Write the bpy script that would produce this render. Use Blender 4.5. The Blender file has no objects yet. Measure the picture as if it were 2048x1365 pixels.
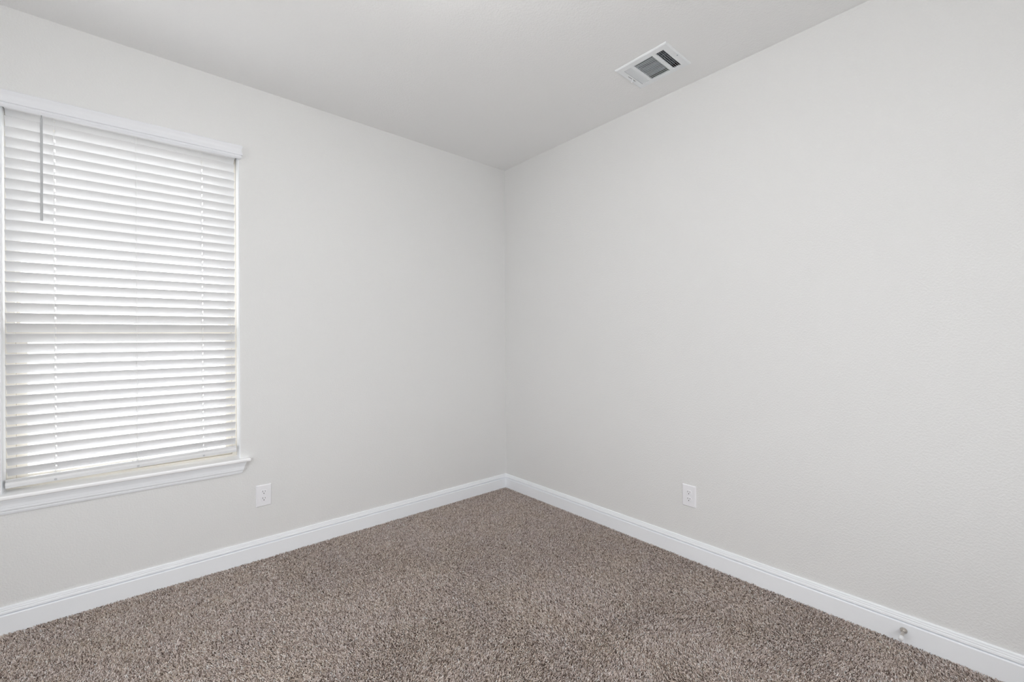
import bpy, bmesh, math, random
import numpy as np
from mathutils import Matrix, Vector

random.seed(7)
PI = math.pi
S = bpy.context.scene
C = S.collection

# ------------------------------------------------------------------ camera
H = 2.74
F_PX = 867.26
cam_d = bpy.data.cameras.new('camera')
cam = bpy.data.objects.new('camera', cam_d)
C.objects.link(cam)
cam_d.sensor_fit = 'HORIZONTAL'
cam_d.sensor_width = 36.0
cam_d.lens = F_PX / 2048 * 36.0
cam_d.clip_start = 0.02
r = Vector((0.75575661, -0.65483271, -0.00510534))
u = Vector((0.00384347, -0.00336048, 0.99998697))
f = Vector((0.65484134, 0.75576638, 0.00002287))
cam.matrix_world = Matrix(((r.x, u.x, -f.x, -2.4219339), (r.y, u.y, -f.y, -2.88448933),
                           (r.z, u.z, -f.z, 1.2606716), (0, 0, 0, 1)))
S.camera = cam

# ------------------------------------------------------------------ view + daylight
S.view_settings.view_transform = 'Standard'
S.view_settings.look = 'None'
S.view_settings.gamma = 1.0
S.view_settings.use_curve_mapping = False
S.view_settings.exposure = 0.0
SKY = 5.2
LAMP = 31.0
w = bpy.data.worlds.new('overcast_sky')
S.world = w
w.use_nodes = True
bg = w.node_tree.nodes['Background']
bg.inputs['Color'].default_value = (0.965, 0.98, 1.0, 1)
bg.inputs['Strength'].default_value = SKY
S.cycles.max_bounces = 14
S.cycles.diffuse_bounces = 10
S.cycles.transparent_max_bounces = 16
S.cycles.caustics_reflective = False
S.cycles.caustics_refractive = False
S.cycles.use_denoising = True
S.cycles.sample_clamp_indirect = 6.0

# portals in the window openings (they only help the sampler find the sky)
pd = bpy.data.lights.new('window_portal', 'AREA')
pd.shape = 'RECTANGLE'; pd.size = 0.86; pd.size_y = 1.66
pd.cycles.is_portal = True
po = bpy.data.objects.new('window_portal', pd)
C.objects.link(po)
po.location = (-2.4235, 0.19, 1.47)
po.rotation_euler = (-PI / 2, 0, 0)          # emits towards -y, into the room
pd2 = bpy.data.lights.new('window_portal', 'AREA')
pd2.shape = 'RECTANGLE'; pd2.size = 2.0; pd2.size_y = 1.7
pd2.cycles.is_portal = True
po2 = bpy.data.objects.new('window_portal', pd2)
C.objects.link(po2)
po2.location = (-1.90, -4.03, 1.45)
po2.rotation_euler = (PI / 2, 0, 0)          # emits towards +y

pd3 = bpy.data.lights.new('window_portal', 'AREA')
pd3.shape = 'RECTANGLE'; pd3.size = 1.7; pd3.size_y = 1.2
pd3.cycles.is_portal = True
po3 = bpy.data.objects.new('window_portal', pd3)
C.objects.link(po3)
po3.location = (-3.88, -1.70, 1.45)
po3.rotation_euler = (0, -PI / 2, 0)         # emits towards +x

# ------------------------------------------------------------------ materials
def mat(name, col, rough=0.5, spec=0.5, metal=0.0, bump=None, vary=0.0, trans=0.0):
    m = bpy.data.materials.new(name)
    m.use_nodes = True
    nt = m.node_tree
    b = nt.nodes['Principled BSDF']
    b.inputs['Base Color'].default_value = (*col, 1)
    b.inputs['Roughness'].default_value = rough
    b.inputs['Specular IOR Level'].default_value = spec
    b.inputs['Metallic'].default_value = metal
    tc = nt.nodes.new('ShaderNodeTexCoord')
    if vary:
        n = nt.nodes.new('ShaderNodeTexNoise')
        n.inputs['Scale'].default_value = 9.0
        nt.links.new(tc.outputs['Object'], n.inputs['Vector'])
        mx = nt.nodes.new('ShaderNodeMix'); mx.data_type = 'RGBA'
        mx.inputs[6].default_value = (*[c * (1 - vary) for c in col], 1)
        mx.inputs[7].default_value = (*[min(1, c * (1 + vary)) for c in col], 1)
        nt.links.new(n.outputs['Fac'], mx.inputs[0])
        nt.links.new(mx.outputs[2], b.inputs['Base Color'])
    if bump:
        sc, st, dist = bump
        n = nt.nodes.new('ShaderNodeTexNoise')
        n.inputs['Scale'].default_value = sc
        n.inputs['Detail'].default_value = 2.5
        n.inputs['Roughness'].default_value = 0.45
        n.inputs['Distortion'].default_value = 0.3
        nt.links.new(tc.outputs['Object'], n.inputs['Vector'])
        rp = nt.nodes.new('ShaderNodeValToRGB')
        rp.color_ramp.elements[0].position = 0.36
        rp.color_ramp.elements[1].position = 0.64
        nt.links.new(n.outputs['Fac'], rp.inputs['Fac'])
        bp = nt.nodes.new('ShaderNodeBump')
        bp.inputs['Strength'].default_value = st
        bp.inputs['Distance'].default_value = dist
        nt.links.new(rp.outputs['Color'], bp.inputs['Height'])
        nt.links.new(bp.outputs['Normal'], b.inputs['Normal'])
    if trans:
        out = nt.nodes['Material Output']
        t = nt.nodes.new('ShaderNodeBsdfTranslucent')
        t.inputs['Color'].default_value = (*col, 1)
        ms = nt.nodes.new('ShaderNodeMixShader')
        ms.inputs[0].default_value = trans
        nt.links.new(b.outputs[0], ms.inputs[1])
        nt.links.new(t.outputs[0], ms.inputs[2])
        nt.links.new(ms.outputs[0], out.inputs['Surface'])
    return m

M_WALL = mat('wall_paint', (0.760, 0.760, 0.756), 0.75, 0.25, bump=(135.0, 0.32, 0.0018))
M_CEIL = mat('ceiling_paint', (0.89, 0.89, 0.89), 0.8, 0.2, bump=(110.0, 0.25, 0.0018))
M_TRIM = mat('trim_paint', (0.895, 0.915, 0.945), 0.38, 0.4, vary=0.01)
M_SILL = mat('gloss_paint', (0.93, 0.935, 0.945), 0.45, 0.9)
for n_ in [M_SILL.node_tree.nodes['Principled BSDF']]:
    n_.inputs['Coat Weight'].default_value = 1.0
    n_.inputs['Coat Roughness'].default_value = 0.42
    n_.inputs['Coat IOR'].default_value = 1.7
M_SLAT = mat('faux_wood_white', (0.76, 0.76, 0.765), 0.42, 0.4, trans=0.055, vary=0.01)
M_VAL = mat('valance_white', (0.80, 0.81, 0.84), 0.4, 0.4, vary=0.01)
M_CORD = mat('white_cord', (0.80, 0.80, 0.80), 0.8, 0.2, vary=0.01)
M_WAND = mat('grey_plastic', (0.56, 0.57, 0.58), 0.35, 0.5, vary=0.01, trans=0.15)
M_VINYL = mat('almond_vinyl', (0.82, 0.785, 0.71), 0.45, 0.4, vary=0.02)
M_PLATE = mat('outlet_plastic', (0.85, 0.85, 0.88), 0.3, 0.5, vary=0.01)
M_DARK = mat('slot_shadow', (0.02, 0.02, 0.022), 0.6, 0.3, vary=0.05)
M_SLOT = mat('slot_contact', (0.10, 0.10, 0.10), 0.5, 0.4, vary=0.05)
M_VENT = mat('white_enamel', (0.86, 0.88, 0.90), 0.35, 0.45, vary=0.01)
M_DUCT = mat('duct_metal', (0.24, 0.27, 0.31), 0.5, 0.4, vary=0.05)
M_DAMP = mat('damper_metal', (0.40, 0.45, 0.51), 0.5, 0.4, vary=0.05)
M_NICKEL = mat('satin_nickel', (0.56, 0.52, 0.48), 0.32, 0.5, metal=0.85, vary=0.03)
M_RUBBER = mat('white_rubber', (0.80, 0.80, 0.81), 0.6, 0.3, vary=0.01)
M_BASE = mat('carpet_backing', (0.10, 0.08, 0.07), 0.95, 0.05, vary=0.2)
M_GROUND = mat('pale_concrete', (0.62, 0.62, 0.61), 0.9, 0.1, vary=0.05)
M_BRICK = mat('exterior_wall', (0.5, 0.45, 0.40), 0.9, 0.1, vary=0.05)

def carpet_mat():
    m = bpy.data.materials.new('carpet_yarn')
    m.use_nodes = True
    nt = m.node_tree
    b = nt.nodes['Principled BSDF']
    a = nt.nodes.new('ShaderNodeAttribute')
    a.attribute_name = 'yarn'
    nt.links.new(a.outputs['Color'], b.inputs['Base Color'])
    b.inputs['Roughness'].default_value = 0.9
    b.inputs['Specular IOR Level'].default_value = 0.15
    return m
M_YARN = carpet_mat()

def glass_mat():
    m = bpy.data.materials.new('window_glass')
    m.use_nodes = True
    nt = m.node_tree
    nt.nodes.remove(nt.nodes['Principled BSDF'])
    t = nt.nodes.new('ShaderNodeBsdfTransparent')
    t.inputs['Color'].default_value = (0.96, 0.96, 0.96, 1)
    g = nt.nodes.new('ShaderNodeBsdfGlossy')
    g.inputs['Roughness'].default_value = 0.02
    lw = nt.nodes.new('ShaderNodeLayerWeight'); lw.inputs['Blend'].default_value = 0.5
    pw = nt.nodes.new('ShaderNodeMath'); pw.operation = 'POWER'; pw.inputs[1].default_value = 5.0
    ml = nt.nodes.new('ShaderNodeMath'); ml.operation = 'MULTIPLY_ADD'; ml.inputs[1].default_value = 0.7; ml.inputs[2].default_value = 0.03
    ms = nt.nodes.new('ShaderNodeMixShader')
    nt.links.new(lw.outputs['Facing'], pw.inputs[0])
    nt.links.new(pw.outputs[0], ml.inputs[0])
    nt.links.new(ml.outputs[0], ms.inputs[0])
    nt.links.new(t.outputs[0], ms.inputs[1])
    nt.links.new(g.outputs[0], ms.inputs[2])
    nt.links.new(ms.outputs[0], nt.nodes['Material Output'].inputs['Surface'])
    return m
M_GLASS = glass_mat()

def lamp_mat(strength):
    m = bpy.data.materials.new('lit_opal_glass')
    m.use_nodes = True
    b = m.node_tree.nodes['Principled BSDF']
    b.inputs['Base Color'].default_value = (0.9, 0.9, 0.88, 1)
    b.inputs['Emission Color'].default_value = (1.0, 0.992, 0.985, 1)
    b.inputs['Emission Strength'].default_value = strength
    return m

# ------------------------------------------------------------------ helpers
def link(name, me, m, parent=None, smooth=False):
    o = bpy.data.objects.new(name, me)
    C.objects.link(o)
    if m is not None and not me.materials:
        me.materials.append(m)
    if smooth:
        me.shade_smooth()
    if parent is not None:
        o.parent = parent
    return o

def obj(name, bm, m, parent=None, smooth=False, fix=True):
    if fix:
        bmesh.ops.recalc_face_normals(bm, faces=bm.faces)
    me = bpy.data.meshes.new(name)
    bm.to_mesh(me)
    bm.free()
    return link(name, me, m, parent, smooth)

def thing(name, label, cat, loc=(0, 0, 0), rot=(0, 0, 0), group=None):
    o = bpy.data.objects.new(name, None)
    o.empty_display_size = 0.05
    C.objects.link(o)
    o.location = loc
    o.rotation_euler = rot
    tag(o, label, cat, group)
    return o

def tag(o, label, cat, group=None, kind=None):
    o['label'] = label
    o['category'] = cat
    if group: o['group'] = group
    if kind: o['kind'] = kind
    return o

def struct(o, label, cat):
    o['kind'] = 'structure'
    return tag(o, label, cat)

def add_box(bm, x0, x1, y0, y1, z0, z1, bev=0.0, seg=2):
    b = bmesh.new()
    bmesh.ops.create_cube(b, size=1.0)
    for v in b.verts:
        v.co = Vector(((x0 + x1) / 2 + v.co.x * (x1 - x0), (y0 + y1) / 2 + v.co.y * (y1 - y0),
                       (z0 + z1) / 2 + v.co.z * (z1 - z0)))
    if bev:
        bmesh.ops.bevel(b, geom=list(b.edges), offset=bev, segments=seg, affect='EDGES', profile=0.5)
    merge(bm, b)

def merge(bm, b, mtx=None):
    if mtx is not None:
        bmesh.ops.transform(b, matrix=mtx, verts=b.verts)
    me = bpy.data.meshes.new('tmp')
    b.to_mesh(me); b.free()
    bm.from_mesh(me)
    bpy.data.meshes.remove(me)

def add_tube(bm, pts, rad, n=8, cap=True):
    """tube along a polyline; rad a number or one per point"""
    pts = [Vector(p) for p in pts]
    rads = rad if isinstance(rad, (list, tuple)) else [rad] * len(pts)
    rings = []
    ref = None
    for i, p in enumerate(pts):
        d = (pts[min(i + 1, len(pts) - 1)] - pts[max(i - 1, 0)]).normalized()
        if ref is None:
            ref = Vector((0, 0, 1)) if abs(d.z) < 0.9 else Vector((1, 0, 0))
        a = (ref - d * ref.dot(d)).normalized(); b = d.cross(a); ref = a
        rings.append([bm.verts.new(p + (a * math.cos(2 * PI * k / n) + b * math.sin(2 * PI * k / n)) * rads[i]) for k in range(n)])
    for A, B in zip(rings, rings[1:]):
        for k in range(n):
            bm.faces.new((A[k], A[(k + 1) % n], B[(k + 1) % n], B[k]))
    if cap:
        bm.faces.new(rings[0][::-1]); bm.faces.new(rings[-1])

def add_lathe(bm, prof, n=24, mtx=None):
    """prof: (radius, height) about z"""
    b = bmesh.new()
    rings = []
    for (rr, h) in prof:
        if rr < 1e-6:
            rings.append([b.verts.new((0, 0, h))])
        else:
            rings.append([b.verts.new((rr * math.cos(2 * PI * k / n), rr * math.sin(2 * PI * k / n), h)) for k in range(n)])
    for A, B in zip(rings, rings[1:]):
        for k in range(n):
            a0, a1 = A[k % len(A)], A[(k + 1) % len(A)]
            b0, b1 = B[k % len(B)], B[(k + 1) % len(B)]
            vs = []
            for v in (a0, a1, b1, b0):
                if v not in vs: vs.append(v)
            if len(vs) > 2: b.faces.new(vs)
    merge(bm, b, mtx)

def sweep(bm, prof, path, cap=True):
    """closed profile of (offset, z) carried along a path of (x, y); offset goes to the right of the travel"""
    P = [Vector((p[0], p[1])) for p in path]
    n = len(P)
    rings = []
    for i in range(n):
        nn = []
        if i > 0:
            d = (P[i] - P[i - 1]).normalized(); nn.append(Vector((d.y, -d.x)))
        if i < n - 1:
            d = (P[i + 1] - P[i]).normalized(); nn.append(Vector((d.y, -d.x)))
        if len(nn) == 2:
            mv = nn[0] + nn[1]
            mv = mv / max(1e-6, mv.dot(nn[0]))
        else:
            mv = nn[0]
        rings.append([bm.verts.new((P[i].x + mv.x * o, P[i].y + mv.y * o, z)) for (o, z) in prof])
    k = len(prof)
    for A, B in zip(rings, rings[1:]):
        for j in range(k):
            bm.faces.new((A[j], A[(j + 1) % k], B[(j + 1) % k], B[j]))
    if cap:
        bm.faces.new(rings[0][::-1]); bm.faces.new(rings[-1])

# ------------------------------------------------------------------ room shell
RX, RY = -3.75, -3.90            # far ends of the room
WT = 0.16                        # thickness of the window wall
OX0, OX1, OZ0, OZ1 = -2.868, -1.979, 0.585, 2.345     # window opening

def window_wall():
    bm = bmesh.new()
    R = 0.010
    def ring(e, y):
        return [bm.verts.new(p) for p in ((OX0 - e, y, OZ0 - e), (OX1 + e, y, OZ0 - e), (OX1 + e, y, OZ1 + e), (OX0 - e, y, OZ1 + e))]
    def outer(y):
        return [bm.verts.new(p) for p in ((RX - 0.1, y, -0.06), (0.1, y, -0.06), (0.1, y, H + 0.1), (RX - 0.1, y, H + 0.1))]
    of, ob = outer(0), outer(WT)
    rs = [ring(R * (1 - math.sin(a)), R * (1 - math.cos(a))) for a in [i * PI / 12 for i in range(7)]]
    rs.append(ring(0, WT))
    seq = [of] + rs + [ob]
    for i, (A, B) in enumerate(zip(seq, seq[1:])):
        for k in range(4):
            fc = bm.faces.new((A[k], A[(k + 1) % 4], B[(k + 1) % 4], B[k]))
            fc.material_index = 1 if 4 <= i < len(seq) - 2 else 0
    for k in range(4):
        bm.faces.new((of[k], ob[k], ob[(k + 1) % 4], of[(k + 1) % 4]))
    return bm
o = obj('wall_left', window_wall(), M_WALL)
o.data.materials.append(M_TRIM)              # the return inside the opening is painted like the trim
struct(o, 'pale grey textured wall with the blind-covered window', 'wall')
def slab(name, label, cat, m, *b):
    bm = bmesh.new(); add_box(bm, *b)
    return struct(obj(name, bm, m), label, cat)
slab('wall_right', 'pale grey textured blank wall meeting the window wall in the corner', 'wall', M_WALL, 0, 0.1, RY - 0.1, 0, -0.06, H + 0.1)
W2 = (-2.90, -0.90, 0.60, 2.30)     # unseen twin window behind the viewpoint, added for more daylight
bm = bmesh.new()
for bx in ((RX - 0.1, W2[0], -0.06, H + 0.1), (W2[1], 0, -0.06, H + 0.1), (W2[0], W2[1], -0.06, W2[2]), (W2[0], W2[1], W2[3], H + 0.1)):
    add_box(bm, bx[0], bx[1], RY - 0.1, RY, bx[2], bx[3])
struct(obj('wall_near', bm, M_WALL), 'pale grey wall behind the viewpoint with an added twin window', 'wall')
W3 = (-2.30, -1.10, 0.60, 2.30)     # another unseen window, added to light the blank wall across from it
bm = bmesh.new()
for by in ((RY, W3[0], -0.06, H + 0.1), (W3[1], 0, -0.06, H + 0.1), (W3[0], W3[1], -0.06, W3[2]), (W3[0], W3[1], W3[3], H + 0.1)):
    add_box(bm, RX - 0.1, RX, by[0], by[1], by[2], by[3])
struct(obj('wall_rear', bm, M_WALL), 'pale grey wall facing the blank wall, with an added window', 'wall')
VC = Vector((-0.3095, -1.6160, H))          # the air register's place, where the duct comes through
bm = bmesh.new()
for bx in ((RX, VC.x - 0.100, RY, 0), (VC.x + 0.100, 0, RY, 0), (VC.x - 0.100, VC.x + 0.100, RY, VC.y - 0.122), (VC.x - 0.100, VC.x + 0.100, VC.y + 0.122, 0)):
    add_box(bm, *bx, H, H + 0.1)
struct(obj('ceiling', bm, M_CEIL), 'flat pale grey textured ceiling with an air register', 'ceiling')
slab('floor', 'floor under the taupe carpet pile', 'floor', M_BASE, RX, 0, RY, 0, -0.06, -0.011)
slab('added_eave_1', 'unseen roof eave added outside the blind-covered window to shade the slats', 'eave', M_BRICK, RX - 0.5, 0.6, WT + 0.005, 0.50, 2.50, 2.62)  # eave added out of view to cut the skylight on the slats
slab('ground', 'pale ground outside the window', 'ground', M_GROUND, -30, 30, -30, 30, -0.5, -0.35)

# baseboards
BB = [(0, -0.011), (0.0145, -0.011), (0.0145, 0.0748), (0.0134, 0.0768), (0.0098, 0.0786), (0.0030, 0.0790), (0.0030, 0.0816), (0.0120, 0.0830), (0.0129, 0.0848),
      (0.0126, 0.0895), (0.0117, 0.0935), (0.0104, 0.0945), (0.0101, 0.0952), (0.0101, 0.1005), (0.0087, 0.1016), (0.0083, 0.1024),
      (0.0078, 0.1085), (0.0062, 0.1115), (0.0045, 0.112), (0, 0.112)]
# the two lengths meet on a 45 degree mitre in the corner
def leg(first):
    bm = bmesh.new()
    rings = []
    if first:
        ends = [(lambda o: (RX, -o)), (lambda o: (-o, -o))]
    else:
        ends = [(lambda o: (-o, -o)), (lambda o: (-o, RY))]
    for e in ends:
        rings.append([bm.verts.new((*e(o_), z)) for (o_, z) in BB])
    k = len(BB)
    A, B = rings
    for j in range(k):
        bm.faces.new((A[j], A[(j + 1) % k], B[(j + 1) % k], B[j]))
    bm.faces.new(A[::-1]); bm.faces.new(B)
    return bm
struct(obj('baseboard_left', leg(True), M_TRIM), 'white moulded baseboard along the window wall', 'baseboard')
struct(obj('baseboard_right', leg(False), M_TRIM), 'white moulded baseboard along the blank wall with the door stop', 'baseboard')

# ------------------------------------------------------------------ window
win = bpy.data.objects.new('window_1', None)
win.location = (-2.4235, 0, 0.6)
C.objects.link(win)
struct(win, 'single-hung window with almond frame behind a white blind', 'window')
WO = Vector(win.location)
def wobj(name, bm, m, parent=win, smooth=False):
    bmesh.ops.translate(bm, vec=-WO, verts=bm.verts)
    return obj(name, bm, m, parent, smooth)
FI0, FI1 = -2.838, -2.003        # inner edges of the frame's jambs
bm = bmesh.new()
add_box(bm, OX0, FI0, 0.088, 0.158, 0.590, 2.343, 0.002)
add_box(bm, FI1, OX1, 0.088, 0.158, 0.590, 2.343, 0.002)
add_box(bm, FI0 - 0.002, FI1 + 0.002, 0.088, 0.158, 2.30, 2.343, 0.002)
add_box(bm, FI0 - 0.002, FI1 + 0.002, 0.088, 0.158, 0.590, 0.612, 0.002)
wobj('window_frame', bm, M_VINYL)
def sash(y0, y1, z0, z1, st0, st1, rb, rt):
    bm = bmesh.new()
    x0, x1 = FI0 + 0.0005, FI1 - 0.0005
    add_box(bm, x0, x0 + st0, y0, y1, z0, z1, 0.002)
    add_box(bm, x1 - st1, x1, y0, y1, z0, z1, 0.002)
    add_box(bm, x0 + st0 - 0.002, x1 - st1 + 0.002, y0, y1, z0, z0 + rb, 0.002)
    add_box(bm, x0 + st0 - 0.002, x1 - st1 + 0.002, y0, y1, z1 - rt, z1, 0.002)
    s = wobj('sash', bm, M_VINYL)
    bm = bmesh.new()
    ym = (y0 + y1) / 2
    add_box(bm, x0 + st0 - 0.003, x1 - st1 + 0.003, ym - 0.002, ym + 0.002, z0 + rb - 0.003, z1 - rt + 0.003)
    g = wobj('pane', bm, M_GLASS, s)
    return s
sash(0.094, 0.118, 0.613, 1.315, 0.036, 0.031, 0.045, 0.045)
sash(0.126, 0.150, 1.300, 2.299, 0.010, 0.012, 0.055, 0.040)
# stool
bm = bmesh.new()
poly = [(-2.922, -0.036), (-1.930, -0.036), (-1.930, 0), (OX1, 0), (OX1, 0.088), (OX0, 0.088), (OX0, 0), (-2.922, 0)]
SZ0, SZ1 = 0.5815, 0.6005
vb = [bm.verts.new((x, y, SZ0)) for x, y in poly]
vt = [bm.verts.new((x, y, SZ1)) for x, y in poly]
bm.faces.new(vb[::-1]); bm.faces.new(vt)
for k in range(8):
    bm.faces.new((vb[k], vb[(k + 1) % 8], vt[(k + 1) % 8], vt[k]))
bm.edges.ensure_lookup_table()
ed = [e for e in bm.edges if abs(e.verts[0].co.z - e.verts[1].co.z) < 1e-6 and
      (max(v.co.y for v in e.verts) < -0.03 or (max(v.co.y for v in e.verts) < 0.001 and abs(e.verts[0].co.x - e.verts[1].co.x) < 1e-6))]
bmesh.ops.bevel(bm, geom=ed, offset=0.006, segments=4, affect='EDGES', profile=0.5)
wobj('window_sill', bm, M_SILL)
# apron with returned ends
AP = [(0.0, 0.5815), (0.0265, 0.5815), (0.0258, 0.577), (0.0215, 0.568), (0.0180, 0.558), (0.0165, 0.549), (0.0162, 0.545), (0.0138, 0.5435),
      (0.0140, 0.540), (0.0128, 0.534), (0.0105, 0.530), (0.0092, 0.5285), (0.0092, 0.525), (0.0075, 0.5195), (0.0060, 0.5165), (0.0055, 0.5145), (0.0, 0.5145)]
bm = bmesh.new()
sweep(bm, AP, [(-2.877, 0.0), (-2.877, -0.001), (-1.975, -0.001), (-1.975, 0.0)], cap=True)
wobj('apron', bm, M_TRIM)

# the added twin window behind the viewpoint, there to even out the brightness
win2 = bpy.data.objects.new('added_window_2', None)
win2.location = ((W2[0] + W2[1]) / 2, RY, W2[2])
C.objects.link(win2)
struct(win2, 'unseen bare twin window added behind the viewpoint to brighten the room', 'window')
WO = Vector(win2.location)
bm = bmesh.new()
for bx in ((W2[0], W2[0] + 0.05, W2[2], W2[3]), (W2[1] - 0.05, W2[1], W2[2], W2[3]), ((W2[0] + W2[1]) / 2 - 0.04, (W2[0] + W2[1]) / 2 + 0.04, W2[2], W2[3]),
           (W2[0], W2[1], W2[2], W2[2] + 0.05), (W2[0], W2[1], W2[3] - 0.05, W2[3])):
    add_box(bm, bx[0], bx[1], RY - 0.09, RY - 0.02, bx[2], bx[3], 0.002)
wobj('window_frame', bm, M_VINYL, win2)
for a_, b_ in ((W2[0] + 0.048, (W2[0] + W2[1]) / 2 - 0.038), ((W2[0] + W2[1]) / 2 + 0.038, W2[1] - 0.048)):
    bm = bmesh.new()
    add_box(bm, a_, b_, RY - 0.058, RY - 0.054, W2[2] + 0.048, W2[3] - 0.048)
    wobj('pane', bm, M_GLASS, win2)

win3 = bpy.data.objects.new('added_window_3', None)  # unseen window, added so more daylight reaches the blank wall
win3.location = (RX, (W3[0] + W3[1]) / 2, W3[2])
C.objects.link(win3)
struct(win3, 'unseen bare window added across from the blank wall to brighten it', 'window')
WO = Vector(win3.location)
bm = bmesh.new()
for by in ((W3[0], W3[0] + 0.05, W3[2], W3[3]), (W3[1] - 0.05, W3[1], W3[2], W3[3]), (W3[0], W3[1], W3[2], W3[2] + 0.05), (W3[0], W3[1], W3[3] - 0.05, W3[3])):
    add_box(bm, RX - 0.09, RX - 0.02, by[0], by[1], by[2], by[3], 0.002)
wobj('window_frame', bm, M_VINYL, win3)
bm = bmesh.new()
add_box(bm, RX - 0.058, RX - 0.054, W3[0] + 0.048, W3[1] - 0.048, W3[2] + 0.048, W3[3] - 0.048)
wobj('pane', bm, M_GLASS, win3)

# ------------------------------------------------------------------ blind
BX, BY = -2.427, 0.0515          # middle of the slats
bl = thing('window_blind', 'white wooden-look venetian blind lowered over the window, slats half tilted', 'blind',
           (BX, BY, 2.33))
SW, ST, CROWN = 0.0508, 0.0028, 0.0016
X0, X1 = -2.8605 - BX, -1.9925 - BX
CX = [-2.7095 - BX, -2.419 - BX, -2.1455 - BX]      # ladder positions
def slat_mesh():
    bm = bmesh.new()
    hw = 0.0022
    xs = [X0]
    for c in (CX[0], CX[2]):
        xs += [c + 0.002 - hw, c + 0.002 + hw]
    xs.append(X1)
    ys = [-SW / 2, -0.019, -0.013, -0.007, 0.0, 0.007, 0.013, 0.019, SW / 2]
    def zz(y): return CROWN * (1 - (2 * y / SW) ** 2)
    grid = {}
    for i, x in enumerate(xs):
        for j, y in enumerate(ys):
            grid[i, j] = bm.verts.new((x, y, zz(y)))
    holes = {(1, 3), (1, 4), (3, 3), (3, 4)}
    for i in range(len(xs) - 1):
        for j in range(len(ys) - 1):
            if (i, j) in holes: continue
            bm.faces.new((grid[i, j], grid[i + 1, j], grid[i + 1, j + 1], grid[i, j + 1]))
    bm.normal_update()
    bmesh.ops.solidify(bm, geom=list(bm.faces), thickness=ST)
    bmesh.ops.recalc_face_normals(bm, faces=bm.faces)
    me = bpy.data.meshes.new('slat')
    bm.to_mesh(me); bm.free()
    me.materials.append(M_SLAT)
    return me
SL = slat_mesh()
TILT = math.radians(51.0)
PITCH = 0.0461
ZTOP = 2.2777                    # room edge of the first slat below the valance
slats = []
for k in range(-1, 35):
    zr = ZTOP - PITCH * k
    s = bpy.data.objects.new('slat', SL.copy())
    C.objects.link(s)
    s.parent = bl
    jit = random.uniform(-0.008, 0.008)
    # the room edge (local -y) goes up
    s.location = (random.uniform(-0.0008, 0.0008), 0, zr - SW / 2 * math.sin(TILT) - 2.33)
    s.rotation_euler = (-(TILT + jit), -0.0088, 0)
    slats.append(s)
# spare slats lying stacked on the bottom rail
RT = 0.0180                      # the bottom rail hangs a little more askew than the slats
for k in range(3):
    s = bpy.data.objects.new('slat', SL.copy())
    C.objects.link(s)
    s.parent = bl
    s.location = (0, 0, 0.6528 + 0.00295 * k - 2.33)
    s.rotation_euler = (-0.14, -RT + 0.002 * k, 0)
# bottom rail
bm = bmesh.new()
hx = (X1 - X0) / 2 + 0.002
xc = (X0 + X1) / 2
rp = [(-0.0260, 0.0), (-0.0260, -0.0125), (-0.0205, -0.0255), (0.0205, -0.0255), (0.0260, -0.0125), (0.0260, 0.0)]
A = [bm.verts.new((xc - hx, y, z)) for y, z in rp]; B = [bm.verts.new((xc + hx, y, z)) for y, z in rp]
for j in range(6):
    bm.faces.new((A[j], A[(j + 1) % 6], B[(j + 1) % 6], B[j]))
bm.faces.new(A[::-1]); bm.faces.new(B)
bmesh.ops.bevel(bm, geom=[e for e in bm.edges], offset=0.0012, segments=2, affect='EDGES', profile=0.5)
rail = obj('bottom_rail', bm, M_SLAT, bl)
rail.location = (0, 0, 0.6495 - 2.33)
rail.rotation_euler = (-0.14, -RT, 0)
for c in CX:
    bm = bmesh.new()
    add_lathe(bm, [(0, -0.001), (0.0052, -0.001), (0.0052, 0.0008), (0.0040, 0.0016), (0, 0.0018)], 16,
              Matrix.Translation((c + 0.002, -0.0238, -0.0180)) @ Matrix.Rotation(math.radians(113), 4, 'X'))
    obj('cord_plug', bm, M_WAND, rail)
# headrail behind the valance
bm = bmesh.new()
add_box(bm, X0 - 0.002, X1 + 0.003, -0.028, 0.028, 2.341 - 2.33 - 0.030, 2.343 - 2.33, 0.002)
obj('headrail', bm, M_SLAT, bl).rotation_euler = (0, -0.0088, 0)
# ladders and lift cords
zb = 0.662 - 2.33
for i, c in enumerate(CX):
    bm = bmesh.new()
    n = 60
    for side, yy in ((-1, -SW / 2 * math.cos(TILT) - 0.0016), (1, SW / 2 * math.cos(TILT) + 0.0016)):
        pts = []
        for q in range(n + 1):
            z = -0.02 + (zb + 0.02) * q / n
            pts.append((c + 0.0007 * math.sin(q * 1.7 + i), yy, z))
        add_tube(bm, pts, 0.0007, 5)
        # the slack of the ladder bulges in loops where the spare slats are stacked
        for lp in range(2):
            lpts = []
            cx = c + (0.010 if lp else -0.011)
            y2 = side * (0.0265)
            for q in range(13):
                a = 2 * PI * q / 12
                lpts.append((cx + 0.010 * math.cos(a), y2 + side * 0.0035 * (1 + math.sin(a)), zb + 0.004 + 0.0052 * math.sin(a)))
            add_tube(bm, lpts, 0.0007, 5, cap=False)
        add_tube(bm, [(c, yy, zb + 0.012), (c - 0.002, side * 0.024, zb + 0.004), (c + 0.002, side * 0.0275, zb - 0.012)], 0.0007, 5)
    for s in slats:                                   # rungs carrying each slat
        z = s.location.z - 0.0028
        dy, dz = SW / 2 * math.cos(TILT) + 0.0012, SW / 2 * math.sin(TILT)
        add_tube(bm, [(c - 0.004, -dy, z + dz - 0.001), (c - 0.004, 0, z - 0.0012), (c - 0.004, dy, z - dz - 0.001)], 0.0006, 4)
    obj('ladder_cord', bm, M_CORD, bl)
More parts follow.
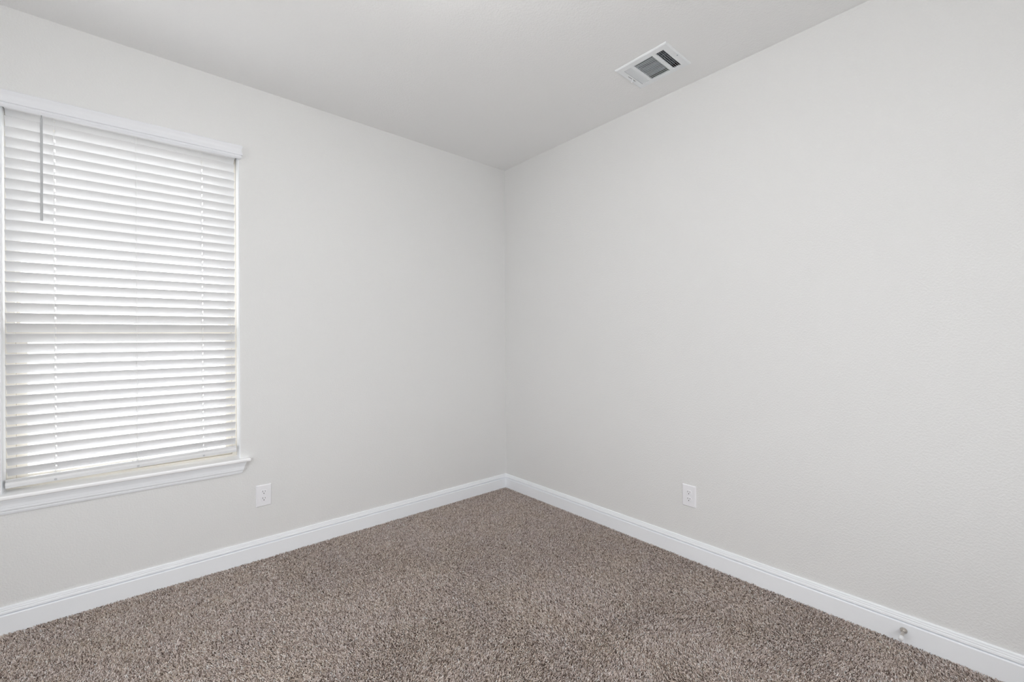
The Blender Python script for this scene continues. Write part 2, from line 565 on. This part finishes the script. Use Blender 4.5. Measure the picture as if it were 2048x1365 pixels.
for c in (CX[0], CX[2]):
    bm = bmesh.new()
    add_tube(bm, [(c + 0.002, 0.0, -0.02), (c + 0.002, 0.0, zb)], 0.0010, 6)
    obj('lift_cord', bm, M_CORD, bl)
# valance with returned ends
VT = 0.0
VP = [(0.0, 0.0), (0.0100, 0.0), (0.0145, -0.0025), (0.0175, -0.0055), (0.0180, -0.0105), (0.0160, -0.0160), (0.0135, -0.0235), (0.0125, -0.0320),
      (0.0140, -0.0405), (0.0165, -0.0470), (0.0175, -0.0525), (0.0165, -0.0560), (0.0120, -0.0580), (0.0118, -0.0595), (0.0140, -0.0625),
      (0.0142, -0.0660), (0.0120, -0.0705), (0.0075, -0.0745), (0.0035, -0.0755), (0.0, -0.0750)]
bm = bmesh.new()
VX0, VX1 = -2.889 - BX, -1.9795 - BX
sweep(bm, VP, [(VX0, -BY + 0.0005), (VX0, -0.012 - BY), (VX1, -0.012 - BY), (VX1, -BY + 0.0005)])
val = obj('valance', bm, M_VAL, bl)
val.location = (0, 0, 2.3725 - 2.33)
val.rotation_euler = (0, -0.0133, 0)
# tilt wand
bm = bmesh.new()
wx = -2.7455 - BX
add_tube(bm, [(wx, -0.033, 2.290 - 2.33), (wx - 0.001, -0.033, 1.835 - 2.33), (wx - 0.001, -0.033, 1.822 - 2.33)], [0.0042, 0.0046, 0.0046], 6)
wand = obj('tilt_wand', bm, M_WAND, bl)
wand['label'] = 'grey plastic tilt wand'
bm = bmesh.new()
add_tube(bm, [(wx, -0.033, 2.288 - 2.33), (wx, -0.033, 2.302 - 2.33), (wx, -0.026, 2.312 - 2.33)], 0.0022, 6)
obj('wand_hook', bm, M_WAND, wand)

# ------------------------------------------------------------------ wall outlets
def outlet(label, loc, rz):
    """local frame: plate in the xz plane, front towards -y"""
    t = thing('wall_outlet', label, 'outlet', loc, (0, 0, rz), 'duplex outlets above the baseboards')
    bm = bmesh.new()
    w_, h_, d_ = 0.0397, 0.0620, 0.0062
    b = bmesh.new()
    back = [b.verts.new((x, 0, z)) for x, z in ((-w_, -h_), (w_, -h_), (w_, h_), (-w_, h_))]
    mid = [b.verts.new((x, -0.0028, z)) for x, z in ((-w_, -h_), (w_, -h_), (w_, h_), (-w_, h_))]
    q = 0.0035
    fr = [b.verts.new((x, -d_, z)) for x, z in ((-w_ + q, -h_ + q), (w_ - q, -h_ + q), (w_ - q, h_ - q), (-w_ + q, h_ - q))]
    for A_, B_ in ((back, mid), (mid, fr)):
        for k in range(4):
            b.faces.new((A_[k], A_[(k + 1) % 4], B_[(k + 1) % 4], B_[k]))
    b.faces.new(fr); b.faces.new(back[::-1])
    merge(bm, b)
    obj('cover_plate', bm, M_PLATE, t)
    for s in (1, -1):
        zc = 0.0195 * s
        b = bmesh.new()
        pts = []
        for k in range(32):
            a = 2 * PI * k / 32
            pts.append((0.0170 * math.cos(a), max(-0.0138, min(0.0138, 0.0170 * math.sin(a)))))
        A_ = [b.verts.new((x, -d_ + 0.001, z)) for x, z in pts]
        B_ = [b.verts.new((x, -d_ - 0.0010, z)) for x, z in pts]
        C_ = [b.verts.new((x * 0.95, -d_ - 0.0016, z * 0.95)) for x, z in pts]
        for U, V in ((A_, B_), (B_, C_)):
            for k in range(32):
                b.faces.new((U[k], U[(k + 1) % 32], V[(k + 1) % 32], V[k]))
        b.faces.new(C_); b.faces.new(A_[::-1])
        rec = obj('receptacle', b, M_PLATE, t)
        rec.location = (0, 0, zc)
        b = bmesh.new()
        add_box(b, -0.0074, -0.0052, -d_ - 0.0019, -d_, 0.0005, 0.0095)
        add_box(b, 0.0054, 0.0074, -d_ - 0.0019, -d_, 0.0012, 0.0088)
        obj('slot', b, M_SLOT, rec)
        b = bmesh.new()
        add_lathe(b, [(0, 0), (0.0026, 0), (0.0026, 0.0019), (0, 0.0019)], 14,
                  Matrix.Translation((0, -d_, -0.0068)) @ Matrix.Rotation(PI / 2, 4, 'X'))
        obj('ground_hole', b, M_DARK, rec)
    b = bmesh.new()
    add_lathe(b, [(0, -0.001), (0.0030, -0.001), (0.0030, 0.0005), (0.0022, 0.0012), (0, 0.0013)], 14,
              Matrix.Translation((0, -d_, 0)) @ Matrix.Rotation(PI / 2, 4, 'X'))
    obj('screw', b, M_PLATE, t)
    return t
outlet('white duplex wall outlet on the window wall, below and beside the sill end', (-1.8595, 0, 0.3620), 0)
outlet('white duplex wall outlet on the blank wall opposite, away from the window', (0, -1.6540, 0.3575), -PI / 2)

# ------------------------------------------------------------------ ceiling air register
vent = thing('air_register', 'white metal three-way air register set in the ceiling near the blank wall', 'vent', VC)
VHX, VHY, VD = 0.1275, 0.1515, 0.0075
# openings in local coordinates (x0, x1, y0, y1)
ZA = (-0.0895, 0.0945, 0.0745, 0.1175)       # blades turned away, look shut
ZB = (-0.0895, 0.0920, -0.0515, 0.0575)      # long blades
ZC = (-0.0900, 0.0925, -0.1145, -0.0715)     # open grid
def vent_frame():
    bm = bmesh.new()
    xs = [-VHX + 0.006, -0.0900, 0.0930, VHX - 0.006]
    ys = [-VHY + 0.006, ZC[2], ZC[3], ZB[2], ZB[3], ZA[2], ZA[3], VHY - 0.006]
    g = {}
    for i, x in enumerate(xs):
        for j, y in enumerate(ys):
            g[i, j] = bm.verts.new((x, y, -VD))
    for i in range(3):
        for j in range(7):
            if i == 1 and j in (1, 3, 5): continue
            bm.faces.new((g[i, j], g[i + 1, j], g[i + 1, j + 1], g[i, j + 1]))
    # lips of the openings turned up
    for j in (1, 3, 5):
        loop = [g[1, j], g[2, j], g[2, j + 1], g[1, j + 1]]
        up = [bm.verts.new((v.co.x, v.co.y, -0.0005)) for v in loop]
        for k in range(4):
            bm.faces.new((loop[k], loop[(k + 1) % 4], up[(k + 1) % 4], up[k]))
    # sloped rim to the ceiling
    rim0 = [g[i, 0] for i in range(4)] + [g[3, j] for j in range(1, 8)] + [g[i, 7] for i in (2, 1, 0)] + [g[0, j] for j in range(6, 0, -1)]
    def out(v):
        x, y = v.co.x, v.co.y
        if abs(abs(x) - (VHX - 0.006)) < 1e-5: x = math.copysign(VHX, x)
        if abs(abs(y) - (VHY - 0.006)) < 1e-5: y = math.copysign(VHY, y)
        return x, y
    rim1 = [bm.verts.new((*out(v), -0.0035)) for v in rim0]
    rim2 = [bm.verts.new((*out(v), 0.0)) for v in rim0]
    n = len(rim0)
    for A_, B_ in ((rim0, rim1), (rim1, rim2)):
        for k in range(n):
            bm.faces.new((A_[k], A_[(k + 1) % n], B_[(k + 1) % n], B_[k]))
    return bm
obj('frame', vent_frame(), M_VENT, vent)
def blade_along_x(bm, x0, x1, y, tilt, wdt, t=0.0008):
    b = bmesh.new()
    add_box(b, x0, x1, -wdt / 2, wdt / 2, -t / 2, t / 2)
    merge(bm, b, Matrix.Translation((0, y, -VD + 0.0005 + abs(wdt / 2 * math.sin(tilt)))) @ Matrix.Rotation(tilt, 4, 'X'))
def blade_along_y(bm, y0, y1, x, tilt, wdt, t=0.0008):
    b = bmesh.new()
    add_box(b, -wdt / 2, wdt / 2, y0, y1, -t / 2, t / 2)
    merge(bm, b, Matrix.Translation((x, 0, -VD + 0.0005 + abs(wdt / 2 * math.sin(tilt)))) @ Matrix.Rotation(tilt, 4, 'Y'))
bm = bmesh.new()                  # opens away from the viewpoint
for k in range(4):
    y = ZA[2] + (ZA[3] - ZA[2]) * (k + 0.45) / 4
    blade_along_x(bm, ZA[0], ZA[1], y, math.radians(-38), 0.0094)
obj('louver_panel', bm, M_VENT, vent)
bm = bmesh.new()
NB = 14
for k in range(NB):
    x = ZB[0] + (ZB[1] - ZB[0]) * (k + 0.5) / NB
    tl = math.radians(-62 if k < 12 else -25)
    blade_along_y(bm, ZB[2], ZB[3], x, tl, 0.0085)
obj('louver_panel', bm, M_VENT, vent)
bm = bmesh.new()
for k in range(4):
    y = ZC[2] + (ZC[3] - ZC[2]) * (k + 0.02) / 4
    blade_along_x(bm, ZC[0], ZC[1], y, math.radians(54), 0.0085)
obj('louver_panel', bm, M_VENT, vent)
# damper blades and the dark duct above
bm = bmesh.new()
for k in range(11):
    x = -0.085 + 0.017 * k
    b = bmesh.new()
    add_box(b, -0.0006, 0.0006, -0.118, 0.118, -0.009, 0.009)
    merge(bm, b, Matrix.Translation((x, 0, 0.020)) @ Matrix.Rotation(math.radians(40), 4, 'Y'))
obj('damper', bm, M_DAMP, vent)
bm = bmesh.new()
add_box(bm, -0.100, 0.100, -0.122, 0.122, 0.0, 0.095)
bm.faces.ensure_lookup_table()
bmesh.ops.delete(bm, geom=[f_ for f_ in bm.faces if f_.normal.z < -0.5], context='FACES')
obj('duct', bm, M_DUCT, vent)
bm = bmesh.new()
add_box(bm, -0.0330, 0.0005, 0.1280, 0.1298, -VD - 0.0006, -VD + 0.001)
add_box(bm, 0.0125, 0.0345, 0.1280, 0.1298, -VD - 0.0006, -VD + 0.001)
obj('lever_slot', bm, M_DARK, vent)
bm = bmesh.new()
add_box(bm, 0.004, 0.010, 0.1270, 0.1310, -VD - 0.014, -VD + 0.001, 0.0008)
add_box(bm, 0.003, 0.011, 0.1295, 0.1345, -VD - 0.018, -VD - 0.013, 0.001)
obj('damper_lever', bm, M_VENT, vent)
for y in (0.139, -0.1405):
    bm = bmesh.new()
    add_lathe(bm, [(0, -0.0016), (0.0022, -0.0014), (0.0034, -0.0006), (0.0034, 0.001), (0, 0.001)], 14, Matrix.Translation((0.0 if y > 0 else 0.004, y, -VD)))
    obj('screw', bm, M_DAMP if y < 0 else M_VENT, vent)
# ------------------------------------------------------------------ door stop on the baseboard
ds = thing('door_stop', 'satin nickel door stop with a white rubber tip on the baseboard', 'door stop', (-0.0145, -2.5842, 0.0480))
axis = Vector((-0.062, 0.0015, -0.0085)).normalized()
rot = axis.to_track_quat('Z', 'Y').to_matrix().to_4x4()
bm = bmesh.new()
add_lathe(bm, [(0, 0), (0.0120, 0), (0.0120, 0.0020), (0.0112, 0.0045), (0.0088, 0.0075), (0.0068, 0.0100), (0.0058, 0.0130), (0, 0.0135)], 28,
          Matrix.Rotation(-PI / 2, 4, 'Y'))
obj('base', bm, M_NICKEL, ds, smooth=True)
bm = bmesh.new()
add_lathe(bm, [(0, 0.006), (0.0058, 0.006), (0.0054, 0.020), (0.0056, 0.040), (0.0060, 0.050), (0, 0.050)], 20, rot)
obj('rod', bm, M_NICKEL, ds, smooth=True)
bm = bmesh.new()
add_lathe(bm, [(0, 0.046), (0.0068, 0.046), (0.0078, 0.0470), (0.0082, 0.0530), (0.0084, 0.0600), (0.0080, 0.0640), (0.0066, 0.0662), (0, 0.0668)], 24, rot)
tip = obj('tip', bm, M_RUBBER, ds, smooth=True)
tip['label'] = 'white rubber tip'

# ------------------------------------------------------------------ ceiling lamp added to even the brightness (above and out of the picture)
lamp = thing('added_ceiling_light', 'unseen short pendant ceiling light with a lit opal globe, added for brightness', 'ceiling light', (-1.92, -2.00, H))
bm = bmesh.new()
add_lathe(bm, [(0, 0), (0.062, 0), (0.065, -0.004), (0.065, -0.018), (0.050, -0.026), (0, -0.028)], 40)
obj('base', bm, M_NICKEL, lamp)
bm = bmesh.new()
add_lathe(bm, [(0, -0.02), (0.009, -0.02), (0.009, -0.075), (0.045, -0.080), (0.048, -0.100), (0, -0.102)], 24)
obj('stem', bm, M_NICKEL, lamp)
bm = bmesh.new()
add_lathe(bm, [(0.14 * math.sin(a), -0.215 + 0.14 * math.cos(a)) for a in [PI * (0.1 + 0.9 * q / 20) for q in range(20)]] + [(0, -0.355)], 40)
obj('lamp_shade', bm, lamp_mat(LAMP), lamp, smooth=True)

# ------------------------------------------------------------------ carpet pile
def smooth_noise(x, y, freq, seed):
    rng = np.random.default_rng(seed)
    n = 64
    g = rng.random((n, n))
    fx, fy = x * freq, y * freq
    ix, iy = np.floor(fx).astype(int), np.floor(fy).astype(int)
    tx, ty = fx - ix, fy - iy
    tx, ty = tx * tx * (3 - 2 * tx), ty * ty * (3 - 2 * ty)
    a = g[ix % n, iy % n]; b = g[(ix + 1) % n, iy % n]; c = g[ix % n, (iy + 1) % n]; d = g[(ix + 1) % n, (iy + 1) % n]
    return (a * (1 - tx) + b * tx) * (1 - ty) + (c * (1 - tx) + d * tx) * ty

def carpet():
    rng = np.random.default_rng(11)
    sp = 0.0039
    nx, ny = int(-RX / sp), int(-RY / sp)
    X, Y = np.meshgrid(np.arange(nx), np.arange(ny), indexing='ij')
    X = (RX + 0.002 + (X + 0.5 * (Y % 2) + rng.uniform(-0.42, 0.42, X.shape)) * sp).ravel()
    Y = (RY + 0.002 + (Y + rng.uniform(-0.42, 0.42, X.size).reshape(Y.shape)) * sp).ravel()
    # the stretch of floor the viewpoint and its surroundings can see
    dx, dy = X + 2.4219, Y + 2.8845
    dep = dx * 0.65484 + dy * 0.75577
    lat = dx * 0.75576 - dy * 0.65483
    keep = (dep > 1.05) & (np.abs(lat) < 1.35 * dep + 0.35) & (X < -0.0155) & (Y < -0.0155) & (X > RX + 0.01) & (Y > RY + 0.01)
    X, Y = X[keep], Y[keep]
    N = X.size
    # how the pile lies: broad strokes plus a lot of scatter
    ang = 2 * PI * smooth_noise(X + 9, Y + 9, 1.6, 3) * 1.5 + rng.normal(0, 0.9, N)
    lean = np.clip(0.82 + 0.5 * (smooth_noise(X + 5, Y + 7, 2.3, 5) - 0.5) + rng.normal(0, 0.28, N), 0.05, 1.32)
    ln = rng.uniform(0.0100, 0.0150, N)
    rad = rng.uniform(0.0010, 0.0016, N)
    dirx, diry = np.cos(ang), np.sin(ang)
    ang2 = ang + rng.normal(0, 0.9, N)
    K = 3
    # rings: (share of length, lean multiplier, radius multiplier)
    rings = [(0.0, 0.0, 0.95), (0.5, 0.55, 1.10), (0.85, 1.15, 0.95)]
    V = np.zeros((N, 3 * K + 1, 3), dtype=np.float32)
    px, py, pz = X.copy(), Y.copy(), np.full(N, -0.0115)
    last = 0.0
    ph = rng.uniform(0, 2 * PI, N)
    for ri, (sh, lm, rm) in enumerate(rings):
        seg = (sh - last) * ln
        l = lean * lm
        dd = dirx if ri < 2 else np.cos(ang2)
        ee = diry if ri < 2 else np.sin(ang2)
        px = px + dd * np.sin(l) * seg; py = py + ee * np.sin(l) * seg; pz = pz + np.cos(l) * seg
        last = sh
        # ring plane tilted against the lean
        for k in range(K):
            a = ph + 2 * PI * k / K + ri * 0.5
            ca, sa = np.cos(a) * rad * rm, np.sin(a) * rad * rm
            V[:, ri * K + k, 0] = px + dd * ca * np.cos(l) - ee * sa
            V[:, ri * K + k, 1] = py + ee * ca * np.cos(l) + dd * sa
            V[:, ri * K + k, 2] = pz - np.sin(l) * ca
    seg = 0.15 * ln
    l = lean * 1.15
    V[:, 3 * K, 0] = px + np.cos(ang2) * np.sin(l) * seg
    V[:, 3 * K, 1] = py + np.sin(ang2) * np.sin(l) * seg
    V[:, 3 * K, 2] = pz + np.cos(l) * seg
    V[:, :, 0] = np.clip(V[:, :, 0], RX + 0.001, -0.0148)
    V[:, :, 1] = np.clip(V[:, :, 1], RY + 0.001, -0.0148)
    nv = 3 * K + 1
    fl = []
    for ri in range(2):
        for k in range(K):
            fl.append((ri * K + k, ri * K + (k + 1) % K, (ri + 1) * K + (k + 1) % K, (ri + 1) * K + k))
    tl = [(2 * K + k, 2 * K + (k + 1) % K, 3 * K) for k in range(K)]
    q = np.array(fl, dtype=np.int32); t = np.array(tl, dtype=np.int32)
    base = (np.arange(N, dtype=np.int64) * nv)[:, None]
    per = np.concatenate([q.ravel(), t.ravel()])
    loops = (base + per[None, :]).astype(np.int32).ravel()
    sizes = np.array([4] * len(fl) + [3] * len(tl), dtype=np.int32)
    starts1 = np.concatenate([[0], np.cumsum(sizes)[:-1]])
    starts = (np.arange(N, dtype=np.int64)[:, None] * int(sizes.sum()) + starts1[None, :]).astype(np.int32).ravel()
    me = bpy.data.meshes.new('carpet_pile')
    me.vertices.add(N * nv)
    me.vertices.foreach_set('co', V.reshape(-1))
    me.loops.add(loops.size)
    me.loops.foreach_set('vertex_index', loops)
    me.polygons.add(starts.size)
    me.polygons.foreach_set('loop_start', starts)
    # yarn colours: taupe, pale beige and dark brown strands, a golden cast in places
    pal = np.array([[0.57, 0.485, 0.430], [0.80, 0.715, 0.665], [0.34, 0.268, 0.228], [0.58, 0.500, 0.410], [0.95, 0.885, 0.840], [0.13, 0.096, 0.080]])
    pr = [0.27, 0.27, 0.18, 0.10, 0.10, 0.08]
    idx = rng.choice(len(pal), N, p=pr)
    col = pal[idx] * rng.uniform(0.82, 1.18, (N, 1)) * 0.97
    gold = smooth_noise(X + 3, Y + 4, 9.0, 21)[:, None]
    col = col * (1 + (gold - 0.5) * np.array([[0.01, 0.0, -0.045]]))
    col = np.clip(col * np.array([[1.01, 0.992, 1.0]]), 0.01, 0.92)
    attr = me.attributes.new('yarn', 'FLOAT_COLOR', 'POINT')
    cc = np.ones((N, nv, 4), dtype=np.float32)
    cc[:, :, :3] = col[:, None, :]
    attr.data.foreach_set('color', cc.reshape(-1))
    me.update(calc_edges=True)
    me.validate()
    me.shade_smooth()
    print('tufts', N)
    o = link('carpet_pile', me, M_YARN)
    tag(o, 'speckled taupe and beige twist-pile carpet covering the whole floor', 'carpet', kind='stuff')
carpet()
